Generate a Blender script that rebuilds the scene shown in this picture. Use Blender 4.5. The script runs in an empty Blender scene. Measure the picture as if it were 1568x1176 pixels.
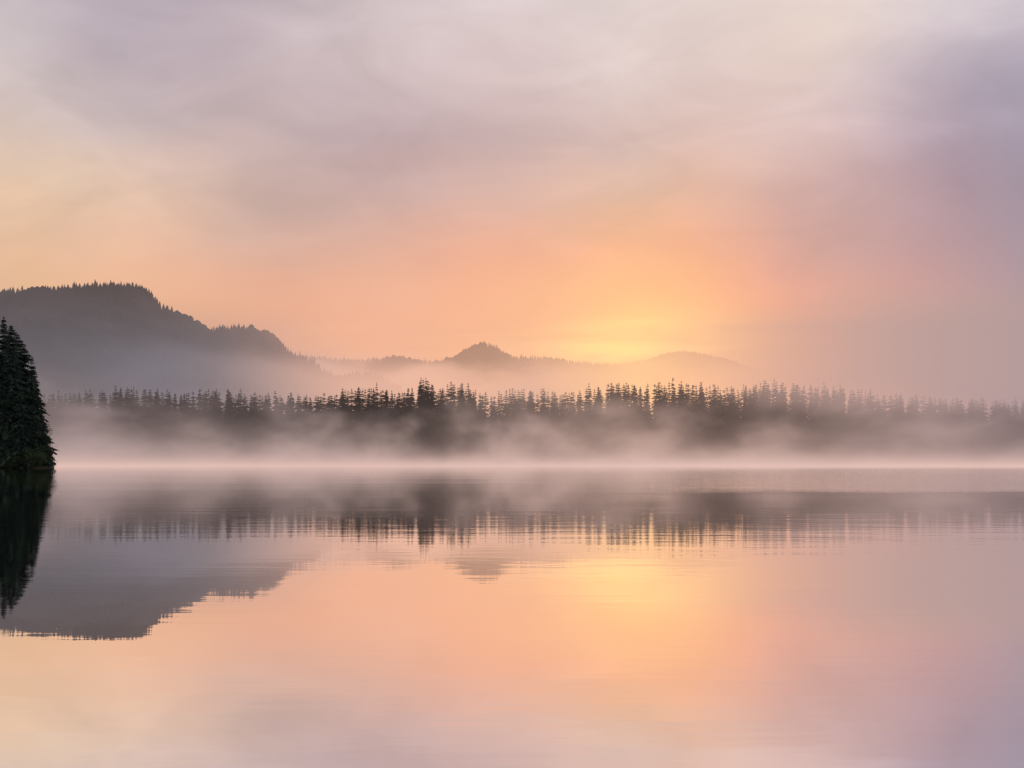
import bpy, math, random
from mathutils import Vector, noise as mn
random.seed(7)
scene = bpy.context.scene
F = 1742.0; CX = 784.0; HY = 705.0; CAMZ = 1.7

def lin(c, k=1.0):
    o = []
    for v in c:
        v = v / 255.0
        o.append((v / 12.92 if v <= 0.04045 else ((v + 0.055) / 1.055) ** 2.4) * k)
    return (o[0], o[1], o[2], 1.0)

def wx(px, D): return (px - CX) / F * D
def wz(py, D): return CAMZ + (HY - py) / F * D

def interp(tab, x):
    if x <= tab[0][0]: return tab[0][1]
    for (a, b), (c, d) in zip(tab, tab[1:]):
        if x <= c:
            return b + (d - b) * (x - a) / (c - a)
    return tab[-1][1]

# ------------------------------------------------------------ node helper
class N:
    def __init__(s, nt): s.nt = nt; s.n = nt.nodes; s.l = nt.links
    def _in(s, sock, v):
        if isinstance(v, bpy.types.NodeSocket): s.l.new(v, sock)
        elif v is not None: sock.default_value = v
    def m(s, op, a, b=None, c=None, clamp=False):
        nd = s.n.new('ShaderNodeMath'); nd.operation = op; nd.use_clamp = clamp
        s._in(nd.inputs[0], a); s._in(nd.inputs[1], b); s._in(nd.inputs[2], c)
        return nd.outputs[0]
    def add(s, a, b): return s.m('ADD', a, b)
    def mul(s, a, b): return s.m('MULTIPLY', a, b)
    def ss(s, v, a, b, o0=0.0, o1=1.0, typ='SMOOTHSTEP'):
        nd = s.n.new('ShaderNodeMapRange'); nd.interpolation_type = typ
        s._in(nd.inputs[0], v); nd.inputs[1].default_value = a; nd.inputs[2].default_value = b
        nd.inputs[3].default_value = o0; nd.inputs[4].default_value = o1
        return nd.outputs[0]
    def noise(s, vec, scale=(1, 1, 1), detail=2.0, off=(0, 0, 0), rough=0.5, dist=0.0, rot=0.0):
        mp = s.n.new('ShaderNodeMapping'); s.l.new(vec, mp.inputs[0])
        mp.inputs['Scale'].default_value = scale; mp.inputs['Location'].default_value = off
        mp.inputs['Rotation'].default_value = (0, 0, rot)
        t = s.n.new('ShaderNodeTexNoise'); t.inputs['Scale'].default_value = 1.0
        t.inputs['Detail'].default_value = detail; t.inputs['Roughness'].default_value = rough
        t.inputs['Distortion'].default_value = dist
        s.l.new(mp.outputs[0], t.inputs['Vector'])
        return t.outputs[0]
    def ramp(s, f, stops, interp='CARDINAL'):
        r = s.n.new('ShaderNodeValToRGB'); cr = r.color_ramp; cr.interpolation = interp
        cr.elements[0].position = stops[0][0]; cr.elements[0].color = stops[0][1]
        cr.elements[1].position = stops[-1][0]; cr.elements[1].color = stops[-1][1]
        for p, c in stops[1:-1]:
            e = cr.elements.new(p); e.color = c
        s._in(r.inputs[0], f)
        return r.outputs[0]
    def mix(s, f, a, b, blend='MIX'):
        nd = s.n.new('ShaderNodeMix'); nd.data_type = 'RGBA'; nd.blend_type = blend
        s._in(nd.inputs[0], f); s._in(nd.inputs[6], a); s._in(nd.inputs[7], b)
        return nd.outputs[2]
    def sep(s, v):
        nd = s.n.new('ShaderNodeSeparateXYZ'); s.l.new(v, nd.inputs[0]); return nd.outputs
    def comb(s, x, y, z):
        nd = s.n.new('ShaderNodeCombineXYZ')
        s._in(nd.inputs[0], x); s._in(nd.inputs[1], y); s._in(nd.inputs[2], z); return nd.outputs[0]

# ------------------------------------------------------------ world
world = bpy.data.worlds.new("World"); scene.world = world; world.use_nodes = True
world.cycles.sampling_method = 'NONE'
world.node_tree.nodes.clear()
w = N(world.node_tree)
tc = w.n.new('ShaderNodeTexCoord')
d = w.sep(tc.outputs['Generated'])
az = w.m('ARCTAN2', d[0], d[1])
el = w.m('ARCSINE', d[2])
sp = w.comb(az, el, 0.0)
n1 = w.noise(sp, (7, 11, 1), 3.0, (3.1, 1.7, 0.3))
n2 = w.noise(sp, (5, 9, 1), 3.0, (13.1, 7.7, 4.3))
azw = w.add(w.add(az, w.ss(el, 0.10, 0.18, -0.012, 0.022)), w.mul(w.mul(w.m('SUBTRACT', n1, 0.5), 0.10), w.ss(el, 0.08, 0.22, 0.35, 1.0)))
elw = w.add(el, w.mul(w.mul(w.m('SUBTRACT', n2, 0.5), 0.08), w.ss(el, 0.08, 0.22, 0.12, 1.0)))
cols = [0,150,300,450,600,750,900,1000,1100,1200,1300,1400,1568]
rows = {
 0:[(198,190,201),(185,176,190),(179,169,184),(190,180,192),(206,195,203),(213,201,207),(218,206,210),(221,209,212),(223,210,212),(226,213,213),(229,216,215),(228,217,218),(218,210,219)],
 100:[(206,196,202),(195,184,193),(180,169,182),(194,181,190),(203,189,197),(208,193,198),(213,198,202),(217,202,205),(220,204,206),(224,209,208),(230,216,212),(225,212,213),(200,192,205)],
 200:[(212,197,195),(206,191,193),(196,181,187),(195,178,184),(187,171,181),(194,175,183),(203,183,187),(210,189,191),(215,194,195),(217,198,200),(213,197,202),(197,186,198),(168,162,183)],
 300:[(228,203,186),(229,202,182),(221,192,177),(204,178,172),(196,169,167),(202,172,168),(213,178,167),(219,183,169),(219,183,172),(206,178,176),(186,167,175),(167,156,173),(150,146,170)],
 400:[(244,203,170),(246,200,166),(240,191,162),(226,179,158),(225,174,154),(235,175,152),(241,178,148),(244,180,148),(236,176,154),(210,168,163),(182,160,167),(162,151,168),(146,143,166)],
 480:[(254,200,154),(255,195,149),(254,189,145),(251,181,143),(251,180,141),(254,183,139),(255,190,138),(255,192,137),(255,184,139),(238,171,149),(202,161,157),(172,154,163),(153,148,167)],
 520:[(255,196,148),(255,191,144),(254,186,141),(253,182,138),(253,181,136),(255,186,136),(255,194,135),(255,198,135),(255,190,135),(255,180,138),(243,168,145),(206,160,157),(166,152,166)],
 550:[(255,190,146),(255,186,143),(254,182,141),(254,180,138),(255,182,137),(255,190,138),(255,200,137),(255,200,137),(255,192,137),(255,184,138),(248,171,145),(208,162,157),(170,154,166)],
 600:[(245,180,148),(247,178,145),(247,176,144),(246,175,146),(245,174,147),(250,182,148),(255,200,142),(255,200,142),(255,186,143),(250,174,144),(228,167,152),(196,160,160),(170,154,166)],
 705:[(205,165,155),(208,165,155),(212,168,155),(215,168,155),(215,168,155),(220,170,155),(225,172,152),(225,172,152),(220,168,155),(205,160,155),(188,158,160),(178,156,165),(168,153,167)],
}
neutral = lin((196, 184, 194))
def fpos(a): return (a + math.pi / 2) / math.pi
fac = w.m('DIVIDE', w.add(azw, math.pi / 2), math.pi, clamp=True)
prev = None; prev_e = None
for py in sorted(rows, reverse=True):
    st = [(0.0, neutral), (0.2, neutral)]
    for px, c in zip(cols, rows[py]):
        st.append((fpos(math.atan((px - CX) / F)), lin(c[:3], c[3] if len(c) > 3 else 1.0)))
    st += [(0.82, neutral), (1.0, neutral)]
    rc = w.ramp(fac, st)
    e = math.atan((HY - py) / F)
    if prev is None: prev = rc
    else: prev = w.mix(w.ss(elw, prev_e, e, typ='LINEAR'), prev, rc)
    prev_e = e
n3 = w.noise(sp, (7, 17, 1), 5.0, (1.3, 9.2, 2.0), 0.52, 0.8, rot=-0.35)
n4 = w.noise(sp, (6, 60, 1), 3.0, (5.3, 2.2, 2.0), 0.5, 0.4)
modv = w.add(w.add(1.0, w.mul(w.ss(n3, 0.3, 0.7, -0.10, 0.10, 'LINEAR'), w.ss(el, 0.10, 0.24, 0.25, 1.0))),
             w.mul(w.m('SUBTRACT', n4, 0.5), w.ss(el, 0.16, 0.07, 0.0, 0.30)))
cloudcol = w.mix(1.0, prev, w.comb(w.mul(modv, 1.02), w.mul(modv, 1.0), w.mul(modv, 0.955)), 'MULTIPLY')
# sun burning through the low cloud, streaked by thin horizontal layers
SUN_AZ = math.atan((965 - CX) / F); SUN_EL = math.radians(2.0)
def lobe(a0, e0, sa, se):
    u = w.m('DIVIDE', w.m('SUBTRACT', az, a0), sa); v = w.m('DIVIDE', w.m('SUBTRACT', el, e0), se)
    return w.m('EXPONENT', w.mul(w.add(w.mul(u, u), w.mul(v, v)), -1.0))
gl1 = w.mul(lobe(math.atan((960 - CX) / F), math.atan((HY - 545) / F), 0.085, 0.022), w.ss(n4, 0.30, 0.62, 0.35, 1.5, 'LINEAR'))
gl2 = lobe(math.atan((1000 - CX) / F), math.atan((HY - 505) / F), 0.065, 0.026)
gsum = w.add(w.mul(gl1, 1.0), w.mul(gl2, 0.22))
cloudcol = w.mix(1.0, cloudcol, w.comb(w.mul(gsum, 0.9), w.mul(gsum, 0.56), w.mul(gsum, 0.10)), 'ADD')
sky = w.n.new('ShaderNodeTexSky'); sky.sky_type = 'NISHITA'; sky.sun_disc = False
sky.sun_elevation = SUN_EL; sky.sun_rotation = SUN_AZ
sky.dust_density = 3.0
b1 = w.n.new('ShaderNodeBackground'); w.l.new(cloudcol, b1.inputs[0]); b1.inputs[1].default_value = 1.0
b2 = w.n.new('ShaderNodeBackground'); w.l.new(sky.outputs[0], b2.inputs[0]); b2.inputs[1].default_value = 0.12
ms = w.n.new('ShaderNodeMixShader'); w.l.new(w.ss(el, 0.55, 1.2, 0.0, 0.7), ms.inputs[0])
w.l.new(b1.outputs[0], ms.inputs[1]); w.l.new(b2.outputs[0], ms.inputs[2])
wo = w.n.new('ShaderNodeOutputWorld'); w.l.new(ms.outputs[0], wo.inputs[0])

# sun: just behind the far ridge
sl = bpy.data.lights.new("sun", 'SUN'); sl.energy = 2.0; sl.angle = math.radians(0.5); sl.color = (1, 0.78, 0.55)
so = bpy.data.objects.new("sun", sl); scene.collection.objects.link(so)
sd = Vector((math.sin(SUN_AZ) * math.cos(SUN_EL), math.cos(SUN_AZ) * math.cos(SUN_EL), math.sin(SUN_EL)))
so.rotation_euler = sd.to_track_quat('Z', 'Y').to_euler(); so.location = sd * 200

# ------------------------------------------------------------ materials
def mat(name):
    m = bpy.data.materials.new(name); m.use_nodes = True; m.node_tree.nodes.clear()
    return m, N(m.node_tree)

def foliage_mat(name, c1, c2, c3, scale):
    m, t = mat(name)
    g = t.n.new('ShaderNodeNewGeometry')
    oi = t.n.new('ShaderNodeObjectInfo')
    a = t.noise(g.outputs['Position'], (scale,) * 3, 2.0)
    c = t.ramp(t.ss(a, 0.3, 0.7, typ='LINEAR'), [(0, c1), (0.5, c2), (1, c3)], 'LINEAR')
    k = t.ss(oi.outputs['Random'], 0, 1, 0.7, 1.25, 'LINEAR')
    c = t.mix(1.0, c, t.comb(k, k, k), 'MULTIPLY')
    p = t.n.new('ShaderNodeBsdfDiffuse'); t.l.new(c, p.inputs['Color'])
    o = t.n.new('ShaderNodeOutputMaterial'); t.l.new(p.outputs[0], o.inputs[0])
    return m
needle = foliage_mat("conifer_needles", (0.014, 0.024, 0.022, 1), (0.026, 0.040, 0.034, 1), (0.042, 0.058, 0.045, 1), 0.5)
needle2 = foliage_mat("near_conifer_needles", (0.018, 0.034, 0.030, 1), (0.036, 0.06, 0.048, 1), (0.07, 0.10, 0.07, 1), 0.45)
hillfol = foliage_mat("hill_foliage", (0.02, 0.03, 0.032, 1), (0.035, 0.05, 0.046, 1), (0.06, 0.08, 0.065, 1), 0.02)
leafm = foliage_mat("broad_leaves", (0.02, 0.036, 0.022, 1), (0.045, 0.07, 0.035, 1), (0.08, 0.11, 0.05, 1), 0.6)
bark = foliage_mat("bark", (0.03, 0.022, 0.016, 1), (0.06, 0.045, 0.035, 1), (0.09, 0.07, 0.055, 1), 3.0)
groundm = foliage_mat("forest_soil", (0.02, 0.022, 0.014, 1), (0.04, 0.042, 0.025, 1), (0.06, 0.055, 0.04, 1), 0.1)

# ------------------------------------------------------------ mesh utils
def mesh_obj(name, V, Fc, mats, fm=None, parent=None, smooth=False, link=True):
    me = bpy.data.meshes.new(name); me.from_pydata(V, [], Fc)
    for m in mats: me.materials.append(m)
    if fm: me.polygons.foreach_set('material_index', fm)
    if smooth: me.polygons.foreach_set('use_smooth', [True] * len(Fc))
    me.update()
    if not link: return me
    o = bpy.data.objects.new(name, me); scene.collection.objects.link(o)
    if parent: o.parent = parent
    return o

def conifer(H, R, levels, per, segs, rnd, bare=0.06, pw=0.85, var=0.3):
    """tapered trunk + whorls of drooping boughs carrying needle sprays"""
    V = []; Fc = []; fm = []
    ns = 7; r0 = H * 0.013
    bend = [(rnd.uniform(-.004, .004) * H, rnd.uniform(-.004, .004) * H) for _ in range(6)]
    for i in range(6):
        t = i / 5; r = r0 * (1 - t) + 0.02
        for k in range(ns):
            a = 2 * math.pi * k / ns
            V.append((bend[i][0] * (t < 1) + r * math.cos(a), bend[i][1] * (t < 1) + r * math.sin(a), H * 0.99 * t - (0.6 if i == 0 else 0)))
    for i in range(5):
        for k in range(ns):
            a = i * ns + k; b = i * ns + (k + 1) % ns
            Fc.append((a, b, b + ns, a + ns)); fm.append(1)
    def tri(a, b, c):
        i = len(V); V.extend([a, b, c]); Fc.append((i, i + 1, i + 2)); fm.append(0)
    lob = [rnd.uniform(0.75, 1.15) for _ in range(7)]
    for L in range(levels):
        t = bare + (1 - bare) * (L + rnd.random() * 0.7) / levels
        z = t * H
        prof = (1 - t) ** pw * (1.0 if t > 0.2 else 0.75 + t * 1.25)
        n = max(3, int(per * (0.6 + 0.5 * (1 - t))))
        a0 = rnd.random() * 6.28
        lvl = rnd.uniform(1 - var, 1 + var * 0.5)
        for k in range(n):
            if rnd.random() < 0.08: continue
            a = a0 + 6.283 * k / n + rnd.uniform(-.35, .35)
            ln = (R * prof * lvl * lob[int(a * 1.1 + t * 9) % 7] * rnd.uniform(0.6, 1.15)) + 0.010 * H * rnd.uniform(.4, 1.0)
            ca, sa = math.cos(a), math.sin(a)
            up = rnd.uniform(-0.05, 0.3) if t > 0.8 else rnd.uniform(-0.35, 0.0)
            droop = rnd.uniform(0.15, 0.45)
            def pt(s, off=0.0, dz=0.0):
                rr = ln * s
                zz = z + up * rr - droop * ln * s * s + dz + (0.12 * ln * max(0, s - 0.75))
                return (ca * rr - sa * off, sa * rr + ca * off, zz)
            wd = 0.38 * ln + 0.012 * H * 0.3
            th = 0.035 * ln + 0.02
            tri(pt(0, 0, th), pt(0, 0, -th), pt(1.0))
            for s_ in range(segs):
                s = 0.12 + 0.85 * (s_ + rnd.random() * 0.6) / segs
                side = 1 if s_ % 2 else -1
                wl = wd * (1.15 - s) * rnd.uniform(0.6, 1.25)
                hw = 0.5 / segs + 0.05
                dzt = -rnd.uniform(0.1, 0.55) * wl
                tri(pt(max(0, s - hw), 0), pt(min(1.02, s + hw), 0), pt(min(1.08, s + hw * 1.3), side * wl, dzt))
                tri(pt(max(0, s - hw), 0, 0), pt(min(1, s + hw), 0, 0), pt(s + hw * rnd.uniform(-.6, 1), side * wl * .25, -rnd.uniform(.22, .46) * ln * (1.05 - s) - 0.014 * H * rnd.random()))
    tri((-0.004 * H, 0, H * .96), (0.004 * H, 0, H * .96), (0, 0, H * 1.01))
    tri((0, -0.004 * H, H * .96), (0, 0.004 * H, H * .96), (0, 0, H * 1.01))
    return V, Fc, fm

# ------------------------------------------------------------ ground
def land(x, y):
    shore = 404 + 5 * math.sin(x * 0.021) + 3 * math.sin(x * 0.057 + 1)
    z1 = -1.6 + 2.2 * max(0, min(1, ((y - shore) / 6.0 + 1) / 2)) + max(0, min(60, (y - shore) * 0.012))
    ex = x - (-100.0 - 0.48 * (y - 248) - 1.2 * math.sin(y * 0.5)); ey = abs(y - 264)
    t2 = min((-ex) / 3.0, (18 - ey) / 4.0)
    z2 = -1.6 + 2.4 * max(0, min(1, (t2 + 1.0) / 2.0)) if x < -90 else -1.6
    return max(-1.6, z1, z2)
xs = [-9000, -5000, -2500, -1200, -700] + [-500 + 12.5 * i for i in range(24)] + [-200 + 2.5 * i for i in range(72)] + [-20 + 12.5 * i for i in range(43)] + [700, 1200, 2500, 5000, 9000]
ys = [-9000, -3000, -800, -200, 0, 100, 180, 220] + [236 + 2 * i for i in range(33)] + [310, 340, 370] + [385 + 3 * i for i in range(16)] + [450, 500, 600, 900, 1500, 2500, 4000, 6500, 12000]
V = []; Fc = []
for y in ys:
    for x in xs: V.append((x, y, land(x, y)))
nx = len(xs)
for j in range(len(ys) - 1):
    for i in range(nx - 1):
        a = j * nx + i; Fc.append((a, a + 1, a + nx + 1, a + nx))
ground = mesh_obj("ground", V, Fc, [groundm], smooth=True)

# ------------------------------------------------------------ water
m, t = mat("lake_water")
g = t.n.new('ShaderNodeNewGeometry'); P = g.outputs['Position']; px_, py_, pz_ = t.sep(P)
wa = t.noise(P, (0.9, 3.2, 1), 3.0, (0, 0, 0), 0.45)
wb = t.noise(P, (0.10, 0.45, 1), 2.0, (4, 2, 0))
wc = t.noise(P, (0.35, 1.3, 1), 2.0, (9, 2, 0))
patch = t.ss(t.noise(P, (0.02, 0.05, 1), 2.0, (2, 7, 0)), 0.4, 0.62, 0.40, 1.35)
edge = t.add(py_, t.mul(t.m('SUBTRACT', t.noise(P, (0.03, 0.03, 1), 2.0, (3, 3, 0)), 0.5), 26.0))
rip = t.mul(t.mul(t.ss(edge, 60, 70), t.ss(py_, 300, 130)), t.ss(t.m('DIVIDE', px_, py_), 0.02, 0.36))
amp = t.add(patch, t.mul(rip, 16.0))
h = t.add(t.mul(wa, 0.0018), t.add(t.mul(wb, 0.0055), t.mul(wc, 0.0028)))
h = t.mul(h, amp)
bp = t.n.new('ShaderNodeBump'); bp.inputs['Strength'].default_value = 1.0; bp.inputs['Distance'].default_value = 1.0
t.l.new(h, bp.inputs['Height'])
gl = t.n.new('ShaderNodeBsdfGlossy'); gl.inputs['Color'].default_value = (0.99, 0.985, 0.985, 1)
gl.inputs['Roughness'].default_value = 0.014; t.l.new(bp.outputs[0], gl.inputs['Normal'])
df = t.n.new('ShaderNodeBsdfDiffuse'); df.inputs['Color'].default_value = (0.03, 0.045, 0.06, 1)
mx = t.n.new('ShaderNodeMixShader')
fr = t.n.new('ShaderNodeFresnel'); fr.inputs[0].default_value = 1.33
t.l.new(t.ss(fr.outputs[0], 0.0, 0.16, 0.55, 1.0, 'LINEAR'), mx.inputs[0])
t.l.new(df.outputs[0], mx.inputs[1]); t.l.new(gl.outputs[0], mx.inputs[2])
o = t.n.new('ShaderNodeOutputMaterial'); t.l.new(mx.outputs[0], o.inputs[0])
lake = mesh_obj("lake_water", [(-9000, -9000, 0), (9000, -9000, 0), (9000, 440, 0), (-9000, 440, 0)], [(0, 1, 2, 3)], [m])

# ------------------------------------------------------------ far shore forest
variants = []
for i in range(10):
    r = random.Random(100 + i)
    V, Fc, fm = conifer(26.0, r.uniform(4.6, 6.8), 34, 9, 5, r, pw=r.uniform(0.55, 0.85))
    variants.append(mesh_obj("conifer_mesh", V, Fc, [needle, bark], fm, link=False))
forest = bpy.data.objects.new("distant_forest", None); scene.collection.objects.link(forest)
top = [(-400,596),(80,596),(130,600),(185,590),(230,592),(262,600),(300,596),(340,592),(372,598),(420,602),(500,602),(520,593),(545,588),(575,589),(612,598),(650,577),(672,590),(690,583),(715,590),(750,603),(775,594),(790,589),(812,594),(840,593),(870,597),(905,590),(952,580),(985,590),(1010,582),(1045,580),(1080,582),(1110,590),(1180,579),(1215,584),(1300,590),(1350,597),(1450,605),(1568,608),(2000,606)]
def add_tree(x, y, H, fat=1.0):
    me = random.choice(variants)
    o = bpy.data.objects.new("conifer", me); scene.collection.objects.link(o); o.parent = forest
    z = land(x, y) - 0.2
    s = H / 26.0; ws = random.uniform(0.75, 1.15) * fat
    o.location = (x, y, z); o.scale = (ws, ws, s)
    o.rotation_euler = (random.uniform(-.02, .02), random.uniform(-.02, .02), random.uniform(0, 6.28))
for D, step, lo, hi in [(411, 4.2, 0.4, 0.8), (417, 3.6, 0.66, 0.92), (424, 3.0, 0.84, 0.97), (432, 2.8, 0.90, 0.99), (440, 2.6, 0.93, 0.99), (449, 2.8, 0.93, 0.97)]:
    x = -290
    while x < 290:
        yy = D + random.uniform(-4, 4); xx = x + random.uniform(-1.4, 1.4)
        px = CX + xx / yy * F
        Hm = wz(interp(top, px), yy) - 0.8
        k = random.uniform(lo, hi)
        if D in (424, 432, 440) and random.random() < 0.09: k = random.uniform(0.99, 1.05)
        add_tree(xx, yy, Hm * k, 0.95 if k > 0.98 else 1.08)
        x += step * random.uniform(0.5, 1.5)

# ------------------------------------------------------------ left point: individual trees
def near_tree(x, y, H, R, seed):
    r = random.Random(seed)
    V, Fc, fm = conifer(H, R, int(H * 2.2), 12, 9, r, bare=0.03, pw=r.uniform(0.5, 0.75), var=0.4)
    o = mesh_obj("conifer_tree", V, Fc, [needle2, bark], fm)
    o.location = (x, y, land(x, y) - 0.3); o.rotation_euler = (r.uniform(-.02, .02), r.uniform(-.02, .02), 0)
for i, (px, D, tp, R) in enumerate([(4, 262, 484, 5.6), (-22, 256, 470, 6.5), (-48, 262, 478, 6.4), (18, 254, 497, 5.2), (29, 264, 510, 5.4), (38, 259, 522, 5.0),
                                (47, 256, 546, 4.6), (52, 262, 564, 4.6), (57, 253, 602, 4.0), (-6, 250, 540, 5.6), (-80, 258, 480, 6.5), (-110, 265, 470, 6.5), (-35, 250, 560, 5.2), (60, 262, 615, 3.6), (32, 250, 590, 4.8), (8, 249.5, 600, 4.8)]):
    near_tree(wx(px, D), D, wz(tp, D) - 0.5, R, 500 + i)

def shrub(x, y, H, R, seed):
    r = random.Random(seed); V = []; Fc = []; fm = []
    def tri(a, b, c, m_):
        i = len(V); V.extend([a, b, c]); Fc.append((i, i + 1, i + 2)); fm.append(m_)
    for s in range(14):
        a = r.uniform(0, 6.28); ln = r.uniform(0.5, 1.0); tilt = r.uniform(0.1, 0.9)
        tip = Vector((math.cos(a) * R * tilt * ln, math.sin(a) * R * tilt * ln, H * ln * (1 - 0.35 * tilt)))
        b = 0.08
        tri((b, 0, -.3), (-b, 0, -.3), tuple(tip), 1); tri((0, b, -.3), (0, -b, -.3), tuple(tip), 1)
        for c in range(7):
            cc = tip * r.uniform(0.25, 1.0) + Vector((r.gauss(0, .4), r.gauss(0, .4), r.gauss(0, .3)))
            cr = r.uniform(.3, .7)
            for _ in range(34):
                p = cc + Vector((r.gauss(0, cr), r.gauss(0, cr), r.gauss(0, cr * .7)))
                u = Vector((r.uniform(-1, 1), r.uniform(-1, 1), r.uniform(-1, 1))).normalized() * 0.24
                v = u.orthogonal().normalized() * 0.12
                tri(tuple(p - u), tuple(p + v), tuple(p + u), 0)
    o = mesh_obj("shore_shrub", V, Fc, [leafm, bark], fm); o.location = (x, y, land(x, y) - 0.1)
for i, (px, D, H, R) in enumerate([(63, 254, 7.5, 2.8), (58, 250, 4.5, 2.4), (65, 258, 9.5, 2.4), (44, 248.5, 4.0, 2.8), (22, 248, 4.0, 2.8), (2, 248, 4.2, 2.8), (61, 262, 12.5, 2.4)]):
    shrub(wx(px, D), D, H, R, 900 + i)

# ------------------------------------------------------------ hills
def fb(x, y, s, seed=0): return mn.fractal(Vector((x / s, y / s, seed * 7.3)), 1.0, 2.0, 4)
def hill(name, D, prof, x0, x1, wf, wb_, tree_h, dens, seed, tree_front, rough=6, step=14):
    rnd = random.Random(seed)
    def hz(x, t_):
        px = CX + x / D * F
        H = wz(interp(prof, px), D) - tree_h * 0.75
        k = abs(t_) / (wf if t_ < 0 else wb_)
        f = max(0.0, 1 - k) ; f = f * f * (3 - 2 * f) * 0.45 + f * 0.55
        gully = fb(x, t_, 160, seed) * rough * 4 * min(1, k * 4) * (1 - k)
        return max(-3, H * f + gully + fb(x, t_, 40, seed + 3) * rough * 0.4 * min(1, k * 6))
    V = []; Fc = []; nx_ = int((x1 - x0) / step) + 1
    ts = [-wf + (wf + wb_) * j / 44 for j in range(45)]
    ts = sorted(set([round(q, 2) for q in ts] + [0.0]))
    for q in ts:
        for i in range(nx_):
            x = x0 + i * step; V.append((x, D + q, hz(x, q)))
    for j in range(len(ts) - 1):
        for i in range(nx_ - 1):
            a = j * nx_ + i; Fc.append((a, a + 1, a + nx_ + 1, a + nx_))
    ho = mesh_obj(name, V, Fc, [hillfol], smooth=True)
    TV = []; TF = []
    def small_tree(x, y, z, h, r, roundy):
        n = 6; ph = rnd.random() * 6
        if roundy:
            rings = [(0.05, .5), (0.3, 1.0), (0.6, 1.05), (0.85, .65), (1.0, .1)]
        else:
            rings = [(0.02, 1.0), (0.34, .55), (0.32, .8), (0.62, .36), (0.60, .55), (1.0, .02)]
        b = len(TV)
        for (q, rr) in rings:
            for k in range(n):
                a = ph + 6.283 * k / n; jr = rr * r * rnd.uniform(.75, 1.25)
                TV.append((x + math.cos(a) * jr, y + math.sin(a) * jr, z + q * h + (rnd.uniform(-.03, .03) * h if q < 1 else 0)))
        for q in range(len(rings) - 1):
            for k in range(n):
                a = b + q * n + k; c = b + q * n + (k + 1) % n
                TF.append((a, c, c + n, a + n))
    area = (x1 - x0) * tree_front
    for _ in range(int(area * dens)):
        x = rnd.uniform(x0, x1); q = -tree_front * rnd.random() ** 1.3
        h = tree_h * rnd.uniform(.55, 1.1)
        small_tree(x, D + q, hz(x, q) - 0.5, h, h * rnd.uniform(.16, .24), False)
    x = x0
    while x < x1:
        big = 1.0 + 0.5 * max(0, fb(x, 40, 60, seed + 5))
        for q in (-4, 4, 14):
            xx = x + rnd.uniform(-2, 2)
            h = tree_h * rnd.uniform(.5, 1.15) * big
            if rnd.random() < .1: h *= 1.25
            rd = fb(xx, 0, 90, seed + 9) > 0.15
            small_tree(xx, D + q, hz(xx, q) - 0.5, h * (0.95 if rd else 1), h * (.34 if rd else rnd.uniform(.16, .24)), rd)
        x += tree_h * 0.33 * rnd.uniform(.6, 1.4)
    mesh_obj("trees", TV, TF, [hillfol], parent=ho)
    return ho
p1 = [(-500,470),(-200,452),(0,445),(75,441),(110,437),(150,434),(190,433),(217,437),(232,448),(246,466),(270,477),(300,490),(318,503),(326,512),(336,503),(360,500),(385,503),(405,513),(430,528),(455,542),(480,554),(520,580),(600,640),(640,705)]
hill("wooded_hill", 1800, p1, wx(-420, 1800), wx(640, 1800), 750, 500, 13, 0.012, 1, 520)
p2 = [(380,580),(440,552),(470,545),(520,549),(560,551),(600,548),(625,548),(650,554),(680,550),(700,543),(715,534),(728,528),(742,526),(755,530),(768,538),(790,545),(830,546),(870,551),(905,556),(940,559),(1000,575),(1100,640),(1150,705)]
hill("distant_ridge", 3200, p2, wx(300, 3200), wx(1150, 3200), 700, 500, 13, 0.003, 2, 300, rough=5, step=20)
p3 = [(700,600),(850,570),(920,558),(960,555),(990,551),(1015,543),(1045,536),(1080,541),(1110,549),(1150,562),(1190,575),(1300,585),(1450,596),(1650,600)]
hill("far_mountain", 4600, p3, wx(650, 4600), wx(1700, 4600), 900, 700, 12, 0.0004, 3, 200, rough=6, step=30)
p4 = [(440,640),(490,590),(515,576),(545,569),(565,568),(580,573),(610,590),(660,640)]
hill("low_wooded_rise", 2100, p4, wx(440, 2100), wx(660, 2100), 200, 200, 12, 0.008, 4, 120, rough=2, step=10)

# ------------------------------------------------------------ mist
def box(name, x0, x1, y0, y1, z0, z1, m_):
    V = [(x, y, z) for z in (z0, z1) for y in (y0, y1) for x in (x0, x1)]
    Fc = [(0, 2, 3, 1), (4, 5, 7, 6), (0, 1, 5, 4), (2, 6, 7, 3), (0, 4, 6, 2), (1, 3, 7, 5)]
    return mesh_obj(name, V, Fc, [m_])
def vol_out(t, dens, col):
    ab = t.n.new('ShaderNodeVolumeAbsorption'); ab.inputs[0].default_value = (0, 0, 0, 1); t.l.new(dens, ab.inputs[1])
    em = t.n.new('ShaderNodeEmission'); t._in(em.inputs[0], col); t.l.new(dens, em.inputs[1])  # mist glows by itself: emission stands in for scattered sky light
    ad = t.n.new('ShaderNodeAddShader'); t.l.new(ab.outputs[0], ad.inputs[0]); t.l.new(em.outputs[0], ad.inputs[1])
    o_ = t.n.new('ShaderNodeOutputMaterial'); t.l.new(ad.outputs[0], o_.inputs[1])
m, t = mat("lake_mist"); g = t.n.new('ShaderNodeNewGeometry'); P = g.outputs['Position']; X, Y, Z = t.sep(P)
na = t.noise(P, (1/22, 1/80, 1/15), 3.0, (0, 0, 0), 0.58)
nb = t.noise(P, (1/45, 1/90, 1/60), 0.0, (5, 3, 1))
hs = t.ss(nb, 0.3, 0.7, 5.0, 15.0, 'LINEAR')
body = t.mul(t.m('EXPONENT', t.mul(t.m('DIVIDE', Z, hs), -1.0)), t.ss(na, 0.34, 0.66, 0.25, 1.8, 'LINEAR'))
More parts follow.
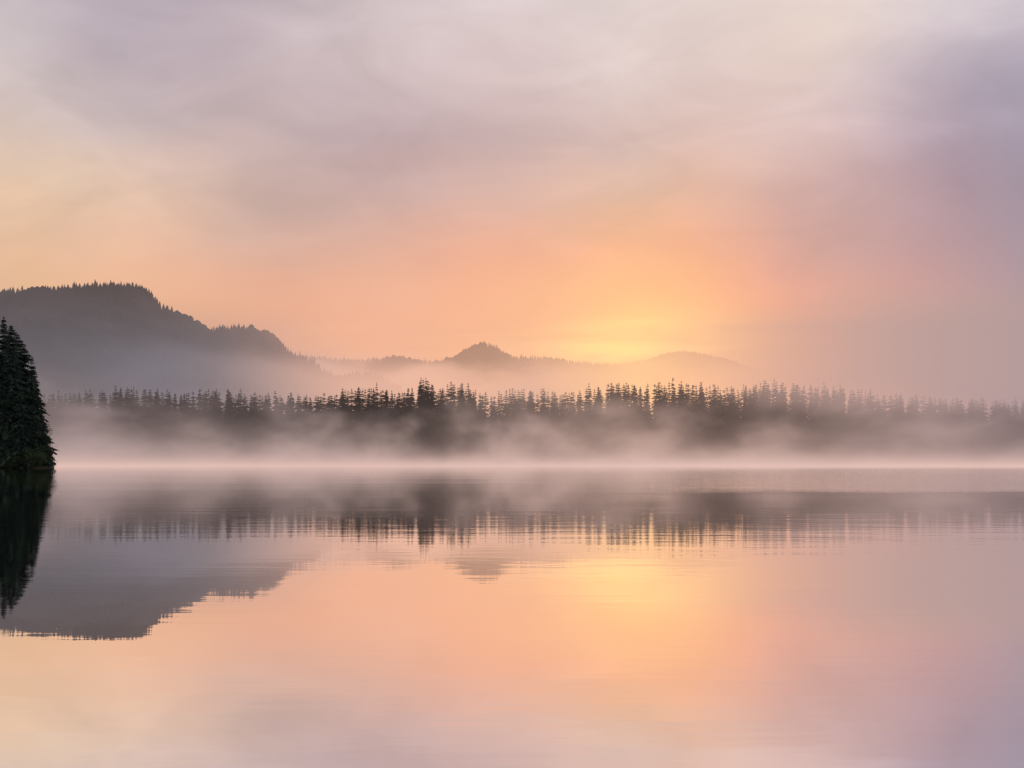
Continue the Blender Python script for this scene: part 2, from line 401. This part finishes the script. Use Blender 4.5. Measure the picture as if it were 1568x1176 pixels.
low = t.m('EXPONENT', t.mul(Z, -0.5))
wisps = t.mul(t.ss(na, 0.50, 0.72), t.ss(Z, 30, 12))
dn = t.add(t.mul(body, 0.015), t.mul(low, 0.020))
dn = t.add(dn, t.mul(wisps, 0.012))
dn = t.add(dn, 0.0006)
# fog curling down over the tree tops towards the right
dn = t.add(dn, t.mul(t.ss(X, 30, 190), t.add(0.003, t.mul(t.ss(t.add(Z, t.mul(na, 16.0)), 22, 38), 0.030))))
dn = t.mul(dn, t.ss(Y, 285, 340))
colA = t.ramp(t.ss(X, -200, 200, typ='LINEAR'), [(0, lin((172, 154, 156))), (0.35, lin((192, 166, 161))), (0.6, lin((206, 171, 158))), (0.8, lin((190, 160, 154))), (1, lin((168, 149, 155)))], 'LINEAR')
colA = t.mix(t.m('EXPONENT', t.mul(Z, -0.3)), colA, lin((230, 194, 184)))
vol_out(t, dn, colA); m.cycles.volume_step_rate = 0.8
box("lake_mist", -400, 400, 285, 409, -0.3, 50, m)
# valley haze
m, t = mat("valley_haze"); g = t.n.new('ShaderNodeNewGeometry'); P = g.outputs['Position']; X, Y, Z = t.sep(P)
A = t.m('ARCTAN2', X, Y)
nb = t.noise(P, (1/170, 1/400, 1/70), 3.0, (6, 0, 0), 0.5)
nbm = t.ss(nb, 0.3, 0.7, 0.5, 1.5, 'LINEAR')
ez = t.m('EXPONENT', t.mul(Z, -1/130))
dn = t.mul(t.mul(ez, nbm), t.ss(Y, 1800, 2600, 0.00092, 0.0007))
dn = t.add(dn, t.mul(t.mul(t.ss(Y, 3300, 3800), t.ss(Z, 380, 200)), 0.0008))
zt = t.m('SUBTRACT', Z, t.ss(nb, 0.3, 0.7, -50, 50, 'LINEAR'))
bank = t.mul(t.mul(t.ss(Y, 2150, 2350), t.ss(Y, 3050, 2850)), t.ss(zt, 215, 150))
dn = t.add(dn, t.mul(bank, 0.0060))
bank2 = t.mul(t.mul(t.ss(Y, 850, 1050), t.ss(Y, 1800, 1600)), t.mul(t.ss(zt, 140, 60), t.ss(t.add(A, t.mul(t.m('SUBTRACT', nb, .5), .12)), -0.40, -0.14)))
dn = t.add(dn, t.mul(bank2, 0.0030))
dn = t.add(dn, t.mul(t.mul(t.ss(A, 0.24, 0.42), t.ss(Z, 240, 90)), 0.0018))
colB = t.ramp(t.ss(A, -0.45, 0.45, typ='LINEAR'), [(0, lin((192, 160, 150))), (0.22, lin((222, 176, 156))), (0.38, lin((238, 186, 162))), (0.52, lin((250, 190, 154))), (0.62, lin((255, 198, 142), 1.15)), (0.70, lin((255, 190, 142), 1.12)), (0.78, lin((255, 180, 142), 1.05)), (0.88, lin((222, 166, 152))), (1, lin((170, 152, 161)))], 'LINEAR')  # sky glow put into the haze emission colour, brightest around the sun's azimuth
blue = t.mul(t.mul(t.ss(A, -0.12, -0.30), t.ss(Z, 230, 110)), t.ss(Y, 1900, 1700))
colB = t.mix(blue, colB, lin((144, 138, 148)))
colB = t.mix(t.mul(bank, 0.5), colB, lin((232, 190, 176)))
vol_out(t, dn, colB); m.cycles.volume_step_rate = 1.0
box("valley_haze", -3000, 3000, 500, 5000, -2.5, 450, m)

# ------------------------------------------------------------ camera
cd = bpy.data.cameras.new("camera"); cam = bpy.data.objects.new("camera", cd); scene.collection.objects.link(cam)
cd.sensor_width = 36; cd.lens = F / 1568 * 36; cd.shift_y = (HY - 588) / 1568
cam.location = (0, 0, CAMZ); cam.rotation_euler = (math.radians(90), 0, 0)
cd.clip_start = 0.1; cd.clip_end = 30000
scene.camera = cam
scene.view_settings.view_transform = 'Standard'; scene.view_settings.look = 'None'
scene.view_settings.exposure = 0; scene.view_settings.gamma = 1
print("objs", len(bpy.data.objects))
